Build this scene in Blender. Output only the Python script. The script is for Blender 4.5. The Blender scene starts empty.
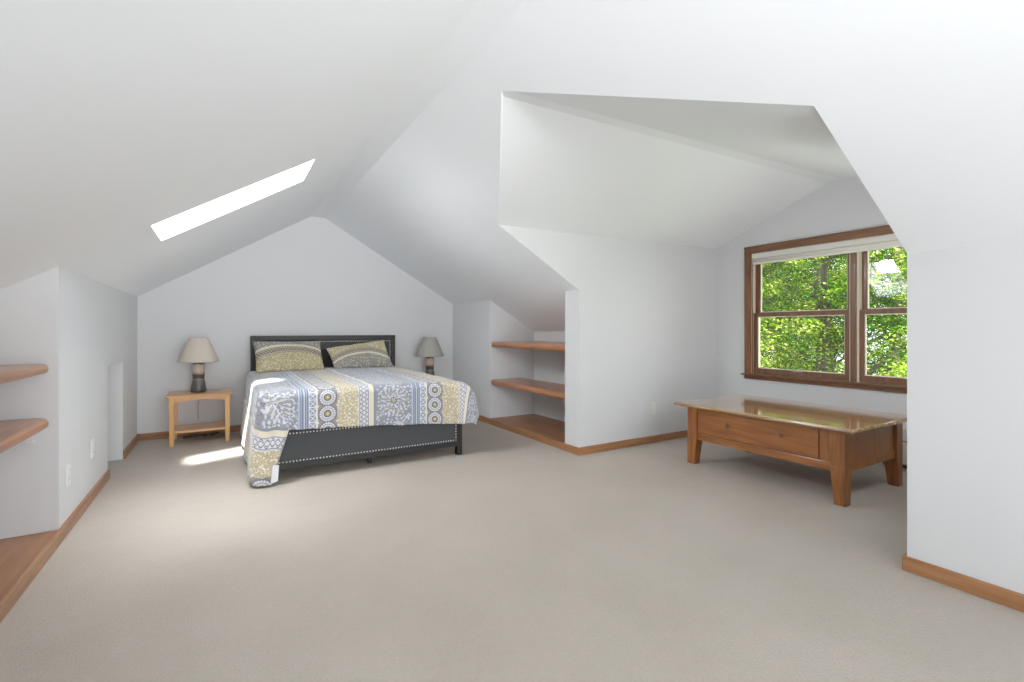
import bpy, bmesh, math, random
from mathutils import Vector, Matrix, noise
H = 1.12                       # metres per layout unit (camera height)
PI = math.pi
sc = bpy.context.scene
col = sc.collection

# ------------------------------------------------------------------ node helpers
def lin(c):
    r = []
    for v in c:
        v /= 255.0
        r.append(v / 12.92 if v <= .04045 else ((v + .055) / 1.055) ** 2.4)
    return (r[0], r[1], r[2], 1.0)

class E:
    """tiny expression wrapper around Math nodes"""
    nt = None
    def __init__(s, v): s.v = v
    @staticmethod
    def op(o, *a):
        n = E.nt.nodes.new('ShaderNodeMath'); n.operation = o
        for i, x in enumerate(a):
            x = x.v if isinstance(x, E) else x
            if isinstance(x, (int, float)): n.inputs[i].default_value = x
            else: E.nt.links.new(x, n.inputs[i])
        return E(n.outputs[0])
    def __add__(a, b): return E.op('ADD', a, b)
    __radd__ = __add__
    def __sub__(a, b): return E.op('SUBTRACT', a, b)
    def __rsub__(a, b): return E.op('SUBTRACT', b, a)
    def __mul__(a, b): return E.op('MULTIPLY', a, b)
    __rmul__ = __mul__
    def __truediv__(a, b): return E.op('DIVIDE', a, b)
    def __lt__(a, b): return E.op('LESS_THAN', a, b)
    def __gt__(a, b): return E.op('GREATER_THAN', a, b)
def esin(a): return E.op('SINE', a)
def ecos(a): return E.op('COSINE', a)
def eabs(a): return E.op('ABSOLUTE', a)
def emod(a, m): return E.op('FLOORED_MODULO', a, m)
def esqrt(a): return E.op('SQRT', a)
def eatan2(a, b): return E.op('ARCTAN2', a, b)
def band(x, lo, hi): return E.op('MULTIPLY', x > lo, x < hi)
def mixc(fac, a, b):
    n = E.nt.nodes.new('ShaderNodeMix'); n.data_type = 'RGBA'
    if isinstance(fac, E): E.nt.links.new(fac.v, n.inputs[0])
    else: n.inputs[0].default_value = fac
    for i, x in ((6, a), (7, b)):
        if isinstance(x, tuple): n.inputs[i].default_value = x
        else: E.nt.links.new(x, n.inputs[i])
    return n.outputs[2]

def newmat(name, base=(200, 200, 200), rough=.6, metal=0.0, **kw):
    m = bpy.data.materials.new(name); m.use_nodes = True
    b = m.node_tree.nodes['Principled BSDF']
    b.inputs['Base Color'].default_value = lin(base)
    b.inputs['Roughness'].default_value = rough
    b.inputs['Metallic'].default_value = metal
    for k, v in kw.items(): b.inputs[k.replace('_', ' ')].default_value = v
    return m, m.node_tree, b

def noise_tex(nt, scale, detail=3, vec=None, rough=.5):
    n = nt.nodes.new('ShaderNodeTexNoise'); n.inputs['Scale'].default_value = scale
    n.inputs['Detail'].default_value = detail; n.inputs['Roughness'].default_value = rough
    if vec is not None: nt.links.new(vec, n.inputs['Vector'])
    return n.outputs['Fac']
def coords(nt, which='Object', scale=(1, 1, 1)):
    t = nt.nodes.new('ShaderNodeTexCoord'); mp = nt.nodes.new('ShaderNodeMapping')
    mp.inputs['Scale'].default_value = scale
    nt.links.new(t.outputs[which], mp.inputs['Vector'])
    return mp.outputs['Vector']
def add_bump(nt, b, hgt, strength, dist=.005):
    n = nt.nodes.new('ShaderNodeBump'); n.inputs['Strength'].default_value = strength
    n.inputs['Distance'].default_value = dist
    nt.links.new(hgt, n.inputs['Height']); nt.links.new(n.outputs['Normal'], b.inputs['Normal'])
def ramp(nt, fac, stops):
    n = nt.nodes.new('ShaderNodeValToRGB'); cr = n.color_ramp
    while len(cr.elements) < len(stops): cr.elements.new(.5)
    for e, (p, c) in zip(cr.elements, stops): e.position = p; e.color = lin(c)
    nt.links.new(fac, n.inputs['Fac']); return n.outputs['Color']

def paint(name, c, bump=.04):
    m, nt, b = newmat(name, c, .75)
    v = coords(nt)
    nt.links.new(ramp(nt, noise_tex(nt, 1.3, 2, v), [(.3, tuple(x - 2 for x in c)), (.7, c)]), b.inputs['Base Color'])
    add_bump(nt, b, noise_tex(nt, 240, 3, v), bump, .002)
    return m
def wood(name, dark, mid, light, axis='Y', rough=.4, coat=0.0, scale=1.0):
    m, nt, b = newmat(name, mid, rough)
    s = {'X': (1.2, 14, 14), 'Y': (14, 1.2, 14), 'Z': (14, 14, 1.2)}[axis]
    v = coords(nt, 'Object', tuple(x * scale for x in s))
    n1 = noise_tex(nt, 2.2, 6, v, .62)
    nt.links.new(ramp(nt, n1, [(.3, dark), (.48, mid), (.7, light)]), b.inputs['Base Color'])
    b.inputs['Coat Weight'].default_value = coat; b.inputs['Coat Roughness'].default_value = .08
    add_bump(nt, b, noise_tex(nt, 5, 6, v), .08, .002)
    return m

M = {}
M['wall'] = paint('wall_paint', (213, 215, 217))
M['ceil'] = paint('ceiling_paint', (235, 239, 243))
# carpet
m, nt, b = newmat('beige_cut_pile_carpet', (205, 198, 190), .95)
v = coords(nt)
big = noise_tex(nt, 1.6, 4, v, .6); fine = noise_tex(nt, 260, 2, v)
E.nt = nt
f = E(big) * .45 + E(fine) * .25 + E(noise_tex(nt, 75, 3, v, .7)) * .3
nt.links.new(ramp(nt, f.v, [(.35, (169, 160, 148)), (.65, (184, 175, 165))]), b.inputs['Base Color'])
add_bump(nt, b, noise_tex(nt, 140, 3, v, .7), .7, .008); M['carpet'] = m
M['oak'] = wood('oak_baseboard', (124, 80, 46), (150, 100, 60), (168, 118, 74), 'Y', .4, .2)
M['oakx'] = wood('oak_baseboard_across', (124, 80, 46), (150, 100, 60), (168, 118, 74), 'X', .4, .2)
M['plinth'] = wood('stained_platform_wood', (118, 72, 38), (138, 88, 50), (154, 104, 62), 'Y', .45, .2, .6)
M['shelf'] = wood('stained_shelf_wood', (132, 80, 48), (158, 102, 64), (180, 122, 82), 'Y', .35, .35, .8)
M['casing'] = wood('window_casing_wood', (84, 48, 20), (114, 68, 30), (134, 84, 42), 'Z', .35, .3)
M['casingy'] = wood('window_casing_wood_across', (80, 44, 20), (106, 62, 28), (128, 80, 42), 'Y', .35, .3)
M['sashw'] = wood('window_sash_wood', (82, 46, 24), (104, 62, 34), (122, 78, 48), 'Z', .35, .3)
M['pine'] = wood('honey_table_wood', (108, 56, 20), (138, 78, 30), (160, 98, 44), 'Y', .35, .35)
M['pinez'] = wood('honey_table_wood_upright', (104, 54, 20), (134, 76, 30), (158, 98, 44), 'Z', .35, .35)
M['pinetop'] = wood('honey_table_top_wood', (136, 90, 40), (162, 114, 58), (178, 134, 76), 'Y', .12, 1.0)  # wood lightened so its colour carries part of the window reflection
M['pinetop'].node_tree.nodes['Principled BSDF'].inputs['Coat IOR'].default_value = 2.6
M['birch'] = wood('light_birch_wood', (196, 140, 78), (220, 166, 100), (232, 184, 122), 'Z', .4, .2, .6)
M['birchx'] = wood('light_birch_wood_across', (190, 132, 78), (210, 154, 98), (224, 174, 120), 'X', .35, .3, .6)
M['cream'] = newmat('cream_vinyl', (226, 218, 190), .5)[0]
M['blind'] = newmat('white_blind_fabric', (226, 224, 214), .8)[0]
M['blindgrey'] = newmat('grey_blind_bar', (176, 175, 168), .6)[0]
M['whitepl'] = newmat('white_plastic', (226, 226, 224), .4)[0]
M['slot'] = newmat('dark_slot', (165, 165, 162), .6)[0]
M['black'] = newmat('black_bed_frame', (13, 13, 14), .5)[0]
m, nt, b = newmat('charcoal_upholstery', (62, 64, 67), .85)
add_bump(nt, b, noise_tex(nt, 600, 2, coords(nt)), .3, .001); M['uph'] = m
M['nail'] = newmat('silver_nailhead', (235, 235, 232), .35, .2)[0]
M['darkcloth'] = newmat('dark_plum_cloth', (34, 28, 34), .85)[0]
M['mattress'] = newmat('white_mattress_fabric', (225, 223, 218), .9)[0]
M['tag'] = newmat('white_label_cloth', (215, 218, 222), .8)[0]
M['metal'] = newmat('brushed_metal', (150, 150, 150), .35, .9)[0]
M['knob'] = newmat('pewter_knob', (120, 100, 96), .3, .8)[0]
M['heater'] = newmat('cream_enamel', (212, 202, 188), .5)[0]
M['darkm'] = newmat('dark_metal', (60, 50, 44), .5)[0]
M['cord'] = newmat('pale_cord', (200, 196, 186), .6)[0]
M['cordd'] = newmat('dark_cord', (90, 76, 64), .6)[0]
# lamp shade
m, nt, b = newmat('linen_shade', (206, 196, 183), .9)
b.inputs['Subsurface Weight'].default_value = 0
add_bump(nt, b, noise_tex(nt, 500, 2, coords(nt)), .2, .001); M['shade'] = m
m, nt, b = newmat('dim_linen_shade', (158, 156, 148), .9)  # linen greyed in its colour because the right lamp gets less light
add_bump(nt, b, noise_tex(nt, 500, 2, coords(nt)), .2, .001); M['shade_dim'] = m
# lamp base: banded glaze by height (object z, metres above lamp foot)
m, nt, b = newmat('banded_stoneware_glaze', (90, 84, 80), .3)
t = nt.nodes.new('ShaderNodeTexCoord'); sx = nt.nodes.new('ShaderNodeSeparateXYZ')
nt.links.new(t.outputs['Object'], sx.inputs[0]); E.nt = nt
zz = E(sx.outputs[2]) + (E(noise_tex(nt, 18, 3, t.outputs['Object'])) - .5) * .035
zz = zz / .30
nt.links.new(ramp(nt, zz.v, [(0, (70, 66, 64)), (.40, (86, 82, 80)), (.44, (120, 116, 108)), (.47, (44, 42, 42)),
    (.60, (52, 50, 48)), (.63, (150, 124, 92)), (.72, (196, 176, 160)), (.93, (188, 172, 160)), (.96, (110, 98, 86))]), b.inputs['Base Color'])
M['glaze'] = m
# glass: clear with a mirror-like surface reflection
def glass(name, lo, tint=(1, 1, 1, 1)):
    m = bpy.data.materials.new(name); m.use_nodes = True; nt = m.node_tree; nt.nodes.clear()
    o = nt.nodes.new('ShaderNodeOutputMaterial'); mx = nt.nodes.new('ShaderNodeMixShader')
    tr = nt.nodes.new('ShaderNodeBsdfTransparent'); gl = nt.nodes.new('ShaderNodeBsdfGlossy')
    tr.inputs['Color'].default_value = tint
    gl.inputs['Roughness'].default_value = 0.0
    fr = nt.nodes.new('ShaderNodeFresnel'); fr.inputs['IOR'].default_value = 1.5
    E.nt = nt; fac = E.op('MINIMUM', E(fr.outputs[0]) * lo, 1.0)
    nt.links.new(fac.v, mx.inputs[0]); nt.links.new(tr.outputs[0], mx.inputs[1]); nt.links.new(gl.outputs[0], mx.inputs[2])
    nt.links.new(mx.outputs[0], o.inputs[0]); return m
M['glass'] = glass('window_glass', 1.2)
M['skyglass'] = glass('skylight_glass', 1.0)
# leaves / bark / ground
def leafmat(name, stops, seedscale=1):
    m = bpy.data.materials.new(name); m.use_nodes = True; nt = m.node_tree; nt.nodes.clear()
    o = nt.nodes.new('ShaderNodeOutputMaterial'); mx = nt.nodes.new('ShaderNodeMixShader'); mx.inputs[0].default_value = .45
    d = nt.nodes.new('ShaderNodeBsdfDiffuse'); t = nt.nodes.new('ShaderNodeBsdfTranslucent')
    g = nt.nodes.new('ShaderNodeNewGeometry')
    c = ramp(nt, g.outputs['Random Per Island'], stops)
    c2 = nt.nodes.new('ShaderNodeHueSaturation'); nt.links.new(c, c2.inputs['Color'])
    nt.links.new((E.op('ADD', E(noise_tex(nt, .9, 3, coords(nt))) * 1.5, .25)).v if False else _nz(nt), c2.inputs['Value'])
    nt.links.new(c2.outputs[0], d.inputs[0]); nt.links.new(c2.outputs[0], t.inputs[0])
    nt.links.new(d.outputs[0], mx.inputs[1]); nt.links.new(t.outputs[0], mx.inputs[2]); nt.links.new(mx.outputs[0], o.inputs[0])
    return m
def _nz(nt):
    E.nt = nt
    return (E(noise_tex(nt, .9, 3, coords(nt))) * 3.4 - .85).v
M['leaf'] = leafmat('maple_leaves', [(0, (22, 62, 4)), (.5, (48, 104, 8)), (.85, (104, 148, 20)), (1, (196, 206, 80))])
M['leafy'] = leafmat('sunlit_yellow_leaves', [(0, (52, 92, 8)), (.45, (100, 142, 18)), (.8, (160, 182, 48)), (1, (232, 232, 140))])
M['leafd'] = leafmat('deep_green_leaves', [(0, (14, 40, 6)), (.6, (36, 76, 14)), (1, (100, 132, 48))])
m, nt, b = newmat('grey_brown_bark', (92, 80, 68), .95)
v = coords(nt, 'Object', (6, 6, 1.2))
nt.links.new(ramp(nt, noise_tex(nt, 3, 5, v), [(.3, (40, 32, 26)), (.7, (78, 66, 56))]), b.inputs['Base Color'])
add_bump(nt, b, noise_tex(nt, 6, 5, v), .8, .03); M['bark'] = m
m, nt, b = newmat('grassy_forest_floor', (90, 110, 50), .95)
nt.links.new(ramp(nt, noise_tex(nt, .5, 5, coords(nt)), [(.35, (62, 82, 34)), (.55, (104, 124, 58)), (.7, (168, 158, 122))]), b.inputs['Base Color']); M['ground'] = m
M['drive'] = paint('pale_gravel_drive', (170, 166, 162), .5)
M['roof'] = newmat('roof_shingle', (90, 88, 86), .9)[0]

# ------------------------------------------------------------------ quilt pattern
def voro(nt, vec, scale, feat='F1'):
    n = nt.nodes.new('ShaderNodeTexVoronoi'); n.feature = feat; n.inputs['Scale'].default_value = scale
    nt.links.new(vec, n.inputs['Vector']); return E(n.outputs['Distance'])
def arabesque(nt, uv, du, v, per, c_bg, c_w, c_d):
    """rows of big roundels filled with scrolls and dots"""
    dv = emod(v, per) - per / 2
    r = esqrt(du * du + dv * dv); a = eatan2(dv, du)
    vn = voro(nt, uv, 46); vs = voro(nt, uv, 78)
    c = mixc(vn < .40, c_bg, c_w)
    c = mixc((vs < .24), c, c_d)
    rr = r + ecos(a * 8) * .006
    c = mixc(r > .118, c, lin((122, 126, 138))) if False else c
    c = mixc(band(rr, .108, .120) * (esin(a * 26) > -.1), c, c_w)
    c = mixc(band(rr, .122, .126), c, lin((120, 124, 140)))
    c = mixc(band(r, .052, .058) * (ecos(a * 24) > -.2), c, c_w)
    c = mixc(band(r, .066, .096) * (esin(a * 16 + r * 90) > .55), c, c_w)
    c = mixc(band(r, .066, .096) * (esin(a * 16 + r * 90) < -.86), c, lin((160, 156, 120)))
    c = mixc(band(r, .024, .044) * (ecos(a * 10) > .2), c, c_w)
    c = mixc(band(r, .018, .024), c, c_d)
    c = mixc(r < .014, c, lin((176, 166, 110)))
    return c
def quiltmat():
    m, nt, b = newmat('printed_quilt_cotton', (180, 180, 180), .9, Sheen_Weight=.35)
    E.nt = nt
    t = nt.nodes.new('ShaderNodeTexCoord'); s = nt.nodes.new('ShaderNodeSeparateXYZ')
    nt.links.new(t.outputs['UV'], s.inputs[0]); uv = t.outputs['UV']
    u = E(s.outputs[0]); v = E(s.outputs[1])
    p = emod(u - .551, .78)
    white = lin((212, 213, 217)); navy = lin((66, 72, 98)); olive = lin((152, 142, 84)); grey = lin((124, 126, 140))
    pale = lin((216, 208, 184))
    # arabesque ground (default)
    c = arabesque(nt, uv, p - .522, v, .27, lin((132, 136, 150)), lin((194, 197, 204)), lin((92, 95, 112)))
    # blue stripes .655-.72
    st = esin((p - .655) * (2 * PI / .0165))
    cb = mixc(st > .2, lin((104, 116, 140)), lin((150, 162, 182)))
    cb = mixc(esin((p - .655) * (2 * PI / .0325)) > .93, cb, lin((214, 218, 224)))
    c = mixc(band(p, .655, .722), c, cb)
    # key pattern .722-.773
    du = p - .7475; dv = emod(v, .05) - .025
    ck = mixc(eabs(eabs(du) - eabs(dv)) < .0035, lin((126, 138, 162)), white)
    ck = mixc(eabs(dv) > .0215, ck, white)
    ck = mixc((eabs(du) + eabs(dv)) < .006, ck, white)
    ck = mixc(eabs(du) > .0205, ck, white)
    c = mixc(band(p, .722, .774), c, ck)
    c = mixc(p > .774, c, pale)
    # medallions 0-.127
    du = p - .0635; dv = emod(v, .112) - .056
    r = esqrt(du * du + dv * dv); a = eatan2(dv, du)
    cm = mixc(0.0, lin((112, 114, 134)), white)
    # corner diamonds between medallions, olive
    dvc = eabs(dv) - .056
    k = eabs(eabs(du) - .0635) + eabs(dvc)
    cm = mixc(k < .030, cm, olive); cm = mixc(k < .020, cm, grey); cm = mixc(k < .010, cm, white)
    cm = mixc((eabs(ecos(a * 9)) > .35) * band(r, .040, .052), cm, white)
    cm = mixc(band(r, .026, .036), cm, lin((200, 202, 212)))
    cm = mixc(r < .026, cm, lin((96, 98, 92)))
    cm = mixc(r < .017, cm, olive); cm = mixc(r < .006, cm, white)
    c = mixc(p < .127, c, cm)
    # beige speckled damask .127-.268
    vo = voro(nt, uv, 70); vo2 = voro(nt, uv, 130)
    cg = mixc(vo < .42, lin((184, 172, 142)), lin((222, 216, 202)))
    cg = mixc(vo2 < .34, cg, lin((152, 142, 104)))
    c = mixc(band(p, .127, .268), c, cg)
    # chain .268-.347
    du = p - .3075
    w = esin(v * (2 * PI / .062)) * .019
    cc = mixc(eabs(eabs(du) - .030) < .003, lin((206, 206, 210)), grey)
    cc = mixc(eabs(du - w) < .0075, cc, navy)
    cc = mixc(eabs(du + w) < .0055, cc, lin((120, 126, 150)))
    cc = mixc(eabs(du - w) < .0022, cc, white)
    c = mixc(band(p, .268, .347), c, cc)
    c = mixc(band(p, .347, .376), c, pale)
    c = mixc(band(p, .376, .392), c, lin((124, 130, 138)))
    nt.links.new(c, b.inputs['Base Color'])
    n = noise_tex(nt, 60, 3, uv)
    add_bump(nt, b, n, .5, .006)
    return m
M['quilt'] = quiltmat()
def shammat(name, flip):
    m, nt, b = newmat(name, (180, 180, 170), .9); E.nt = nt
    t = nt.nodes.new('ShaderNodeTexCoord'); s = nt.nodes.new('ShaderNodeSeparateXYZ')
    nt.links.new(t.outputs['UV'], s.inputs[0]); uv = t.outputs['UV']
    u = E(s.outputs[0]); v = E(s.outputs[1])   # u along width, v up, layout units
    w = v - .019 + (u - .30) * (u - .30) * .6   # arched bands
    if flip: w = .40 - v - (u - .30) * (u - .30) * .9
    beige = lin((182, 170, 130)); br = lin((98, 84, 78)); white = lin((214, 208, 186))
    vo = voro(nt, uv, 60); vo2 = voro(nt, uv, 110)
    cg = mixc(vo < .42, beige, lin((212, 204, 174))); cg = mixc(vo2 < .34, cg, lin((142, 130, 86)))
    ca = mixc(voro(nt, uv, 52) < .30, lin((140, 138, 128)), lin((204, 202, 190)))
    ca = mixc(voro(nt, uv, 90) < .24, ca, lin((92, 90, 84)))
    c = mixc(w > .155, cg, lin((150, 138, 122)))
    sw = esin(u * (2 * PI / .05)) * .014
    ch = mixc(eabs(w - .19 - sw) < .006, lin((186, 178, 158)), br)
    ch = mixc(eabs(w - .19 + sw) < .006, ch, br)
    c = mixc(w > .165, c, ch)
    c = mixc(w > .215, c, br); c = mixc(w > .222, c, white)
    c = mixc(w > .248, c, ca)
    nt.links.new(c, b.inputs['Base Color'])
    add_bump(nt, b, noise_tex(nt, 50, 3, uv), .4, .006)
    return m
M['sham'] = shammat('printed_sham_cotton', False)
M['shamf'] = shammat('printed_sham_cotton_flipped', True)

# ------------------------------------------------------------------ mesh helpers (layout units)
class MB:
    def __init__(s): s.v = []; s.f = []; s.uv = None
    def add(s, vs, fs):
        o = len(s.v); s.v += [tuple(x) for x in vs]; s.f += [tuple(i + o for i in f) for f in fs]; return s
    def box(s, x0, x1, y0, y1, z0, z1):
        vs = [(x, y, z) for z in (z0, z1) for y in (y0, y1) for x in (x0, x1)]
        return s.add(vs, [(0, 2, 3, 1), (4, 5, 7, 6), (0, 1, 5, 4), (2, 6, 7, 3), (0, 4, 6, 2), (1, 3, 7, 5)])
    def frustum(s, r0, r1, z0, z1):      # r = (x0,x1,y0,y1)
        vs = [(x, y, z) for r, z in ((r0, z0), (r1, z1)) for y in r[2:] for x in r[:2]]
        return s.add(vs, [(0, 2, 3, 1), (4, 5, 7, 6), (0, 1, 5, 4), (2, 6, 7, 3), (0, 4, 6, 2), (1, 3, 7, 5)])
    def poly(s, pts): return s.add(pts, [tuple(range(len(pts)))])
    def lathe(s, prof, c, n=32, cap=True):
        vs = []; fs = []
        for r, z in prof:
            for i in range(n):
                a = 2 * PI * i / n; vs.append((c[0] + r * math.cos(a), c[1] + r * math.sin(a), c[2] + z))
        for k in range(len(prof) - 1):
            for i in range(n):
                j = (i + 1) % n; fs.append((k * n + i, k * n + j, (k + 1) * n + j, (k + 1) * n + i))
        if cap: fs.append(tuple(reversed(range(n)))); fs.append(tuple((len(prof) - 1) * n + i for i in range(n)))
        return s.add(vs, fs)
    def tube(s, pts, r, n=8):
        pts = [Vector(p) for p in pts]; vs = []; fs = []
        rr = r if isinstance(r, (list, tuple)) else [r] * len(pts)
        for k, p in enumerate(pts):
            d = (pts[min(k + 1, len(pts) - 1)] - pts[max(k - 1, 0)]).normalized()
            a = d.orthogonal().normalized() if k == 0 else (prev - d * prev.dot(d)).normalized()
            prev = a; b_ = d.cross(a)
            for i in range(n):
                t = 2 * PI * i / n; vs.append(p + (a * math.cos(t) + b_ * math.sin(t)) * rr[k])
        for k in range(len(pts) - 1):
            for i in range(n):
                j = (i + 1) % n; fs.append((k * n + i, k * n + j, (k + 1) * n + j, (k + 1) * n + i))
        fs.append(tuple(reversed(range(n)))); fs.append(tuple((len(pts) - 1) * n + i for i in range(n)))
        return s.add(vs, fs)
    def ball(s, c, r, n=8, sq=(1, 1, 1)):
        vs = []; fs = []; m_ = n // 2
        for k in range(1, m_):
            t = PI * k / m_
            for i in range(n):
                a = 2 * PI * i / n
                vs.append((c[0] + r * sq[0] * math.sin(t) * math.cos(a), c[1] + r * sq[1] * math.sin(t) * math.sin(a), c[2] + r * sq[2] * math.cos(t)))
        top = len(vs); vs.append((c[0], c[1], c[2] + r * sq[2])); vs.append((c[0], c[1], c[2] - r * sq[2]))
        for k in range(m_ - 2):
            for i in range(n):
                j = (i + 1) % n; fs.append((k * n + i, (k + 1) * n + i, (k + 1) * n + j, k * n + j))
        for i in range(n):
            j = (i + 1) % n; fs.append((top, i, j)); fs.append((top + 1, (m_ - 2) * n + j, (m_ - 2) * n + i))
        return s.add(vs, fs)

def obj(name, mb, mat, parent=None, bevel=0, smooth=False, origin=None, kind=None, label=None, cat=None, group=None, fixn=True):
    """one mesh object; verts given in layout units, stored in metres about its root's origin"""
    vs = [Vector(p) * H for p in mb.v]
    if parent is not None:
        r = parent
        while r.parent: r = r.parent
        org = Vector(r.location)
    else:
        if origin is None:
            xs = [p.x for p in vs]; ys = [p.y for p in vs]; zs = [p.z for p in vs]
            org = Vector(((min(xs) + max(xs)) / 2, (min(ys) + max(ys)) / 2, min(zs)))
        else: org = Vector(origin) * H
    me = bpy.data.meshes.new(name)
    me.from_pydata([p - org for p in vs], [], mb.f)
    if mb.uv:
        uvl = me.uv_layers.new(name='UVMap')
        for li, l in enumerate(me.loops): uvl.data[li].uv = mb.uv[l.vertex_index]
    if fixn:
        bm = bmesh.new(); bm.from_mesh(me); bmesh.ops.recalc_face_normals(bm, faces=bm.faces); bm.to_mesh(me); bm.free()
    if smooth:
        for p in me.polygons: p.use_smooth = True
    me.materials.append(mat); me.update()
    o = bpy.data.objects.new(name, me); col.objects.link(o)
    if parent is not None: o.parent = parent
    else: o.location = org
    if bevel:
        bv = o.modifiers.new('bevel', 'BEVEL'); bv.width = bevel * H; bv.segments = 2; bv.limit_method = 'ANGLE'
    tag(o, label, cat, group, kind)
    return o
def tag(o, label=None, cat=None, group=None, kind=None):
    if label: o['label'] = label
    if cat: o['category'] = cat
    if group: o['group'] = group
    if kind: o['kind'] = kind
def thing(name, loc, label, cat, group=None):
    o = bpy.data.objects.new(name, None); col.objects.link(o); o.location = Vector(loc) * H
    o.empty_display_size = .1; tag(o, label, cat, group); return o
def copy_tree(o, parent=None, kids=None):
    c = o.copy(); col.objects.link(c); c.parent = parent
    for ch in [x for x in list(bpy.data.objects) if x.parent == o]: copy_tree(ch, c)
    return c
def struct(name, mb, mat, parent=None, bevel=0, label=None):
    return obj(name, mb, mat, parent, bevel, kind='structure', label=label)

# ------------------------------------------------------------------ layout constants (units of H)
XL, XR, YB, YF = -.66, 2.436, 5.45, -1.8
ZL, ZR = 1.30, 1.32
SL, SR = .62, .594
XA, XB_ = .80, .945                       # narrow ridge flat
ZA = ZL + (XA - XL) * SL; ZB = ZR + (XR - XB_) * SR
D0, D1, DC = .8525, 2.996, 1.925           # dormer side walls
XW = 4.163
XE, ZE, XP, ZP, ZE2, ZP2 = 1.704, 1.755, 1.106, 2.11, 1.80, 2.19
def zl(x): return ZL + (x - XL) * SL
def zr(x): return ZR + (XR - x) * SR
NR0, NR1, NRX = 3.176, 4.482, 3.0            # right niche
NL0, NL1, NLX = 1.45, 3.03, -1.22            # left niche
OP0, OP1, OPZ, OPX = 4.15, 4.72, .76, -1.05  # low opening in left knee wall

# floor
struct('floor', MB().box(-1.4, 4.3, YF - .05, YB + .05, -.08, 0), M['carpet'])
# back gable wall
b_ = MB(); b_.poly([(XL, YB, 0), (XR, YB, 0), (XR, YB, ZR), (XB_, YB, ZB), (XA, YB, ZA), (XL, YB, ZL)])
struct('wall_back', b_, M['wall'])
b_ = MB(); b_.poly([(XL, YF, 0), (XR, YF, 0), (XR, YF, ZR), (XB_, YF, ZB), (XA, YF, ZA), (XL, YF, ZL)])
struct('wall_front', b_, M['wall'])
# left knee wall with shelf niche and low opening
w = MB()
def yq(x, y0, y1, z0, z1): w.poly([(x, y0, z0), (x, y1, z0), (x, y1, z1), (x, y0, z1)])
yq(XL, YF, NL0, 0, ZL); yq(XL, NL1, OP0, 0, ZL); yq(XL, OP0, OP1, OPZ, ZL); yq(XL, OP1, YB, 0, ZL)
for y in (NL0, NL1): w.poly([(XL, y, 0), (NLX, y, 0), (NLX, y, zl(NLX)), (XL, y, ZL)])
yq(NLX, NL0, NL1, 0, zl(NLX))
for y in (OP0, OP1): w.poly([(XL, y, 0), (OPX, y, 0), (OPX, y, OPZ), (XL, y, OPZ)])
yq(OPX, OP0, OP1, 0, OPZ); w.poly([(XL, OP0, OPZ), (OPX, OP0, OPZ), (OPX, OP1, OPZ), (XL, OP1, OPZ)])
struct('wall_left', w, M['wall'])
# right knee wall, near the camera
w = MB(); yq(XR, YF, D0, 0, ZR)
w.poly([(XR, D0, 0), (XW, D0, 0), (XW, D0, ZE2), (XE, D0, ZE), (XR, D0, ZR)])
struct('wall_right', w, M['wall'])
# right knee wall beyond the dormer, with shelf niche, and dormer side wall
w = MB(); yq(XR, D1, NR0, 0, ZR); yq(XR, NR1, YB, 0, ZR)
for y in (NR0, NR1): w.poly([(XR, y, 0), (NRX, y, 0), (NRX, y, zr(NRX)), (XR, y, ZR)])
yq(NRX, NR0, NR1, 0, zr(NRX))
w.poly([(XR, D1, 0), (XW, D1, 0), (XW, D1, ZE2), (XE, D1, ZE), (XR, D1, ZR)])
struct('wall_right_far', w, M['wall'])
# window wall with opening
WY0, WY1, WZ0, WZ1 = .975, 2.625, .60, 1.70
w = MB()
yq(XW, D0, D1, 0, WZ0); yq(XW, WY1, D1, WZ0, WZ1); yq(XW, D0, WY0, WZ0, WZ1)
w.poly([(XW, D0, WZ1), (XW, D1, WZ1), (XW, D1, ZE2), (XW, DC + .06, ZP2 - .008), (XW, DC - .06, ZP2 - .008), (XW, D0, ZE2)])
struct('wall_window', w, M['wall'])
# ceiling: two slopes, ridge flat, dormer vault, skylight shaft
SY0, SY1, SX0, SX1, SD = 2.975, 3.445, -.305, .46, .30
c = MB()
def lq(x0, x1, y0, y1): c.poly([(x0, y0, zl(x0)), (x0, y1, zl(x0)), (x1, y1, zl(x1)), (x1, y0, zl(x1))])
lq(XL, XA, YF, SY0); lq(XL, XA, SY1, YB); lq(XL, SX0, SY0, SY1); lq(SX1, XA, SY0, SY1); lq(NLX, XL, NL0, NL1)
nl = Vector((-SL, 0, 1)).normalized() * SD
def up(p): return (p[0] + nl.x, p[1], p[2] + nl.z)
cs = [(SX0, SY0, zl(SX0)), (SX1, SY0, zl(SX1)), (SX1, SY1, zl(SX1)), (SX0, SY1, zl(SX0))]
for i in range(4):
    a_, e_ = cs[i], cs[(i + 1) % 4]; c.poly([a_, e_, up(e_), up(a_)])
c.poly([(XA, YF, ZA), (XA, YB, ZA), (XB_, YB, ZB), (XB_, YF, ZB)])
def rp(x, y): return (x, y, zr(x))
c.poly([rp(XB_, D1), rp(XB_, YB), rp(XR, YB), rp(XR, D1)])
c.poly([rp(XB_, YF), rp(XB_, D0), rp(XR, D0), rp(XR, YF)])
c.poly([rp(XB_, D0), rp(XE, D0), rp(XP, DC)]); c.poly([rp(XB_, D0), rp(XP, DC), rp(XB_, DC)])
c.poly([rp(XB_, DC), rp(XP, DC), rp(XB_, D1)]); c.poly([rp(XP, DC), rp(XE, D1), rp(XB_, D1)])
c.poly([rp(XR, NR0), rp(XR, NR1), rp(NRX, NR1), rp(NRX, NR0)])
n = 14                                         # dormer vault with a softly rounded ridge
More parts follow.
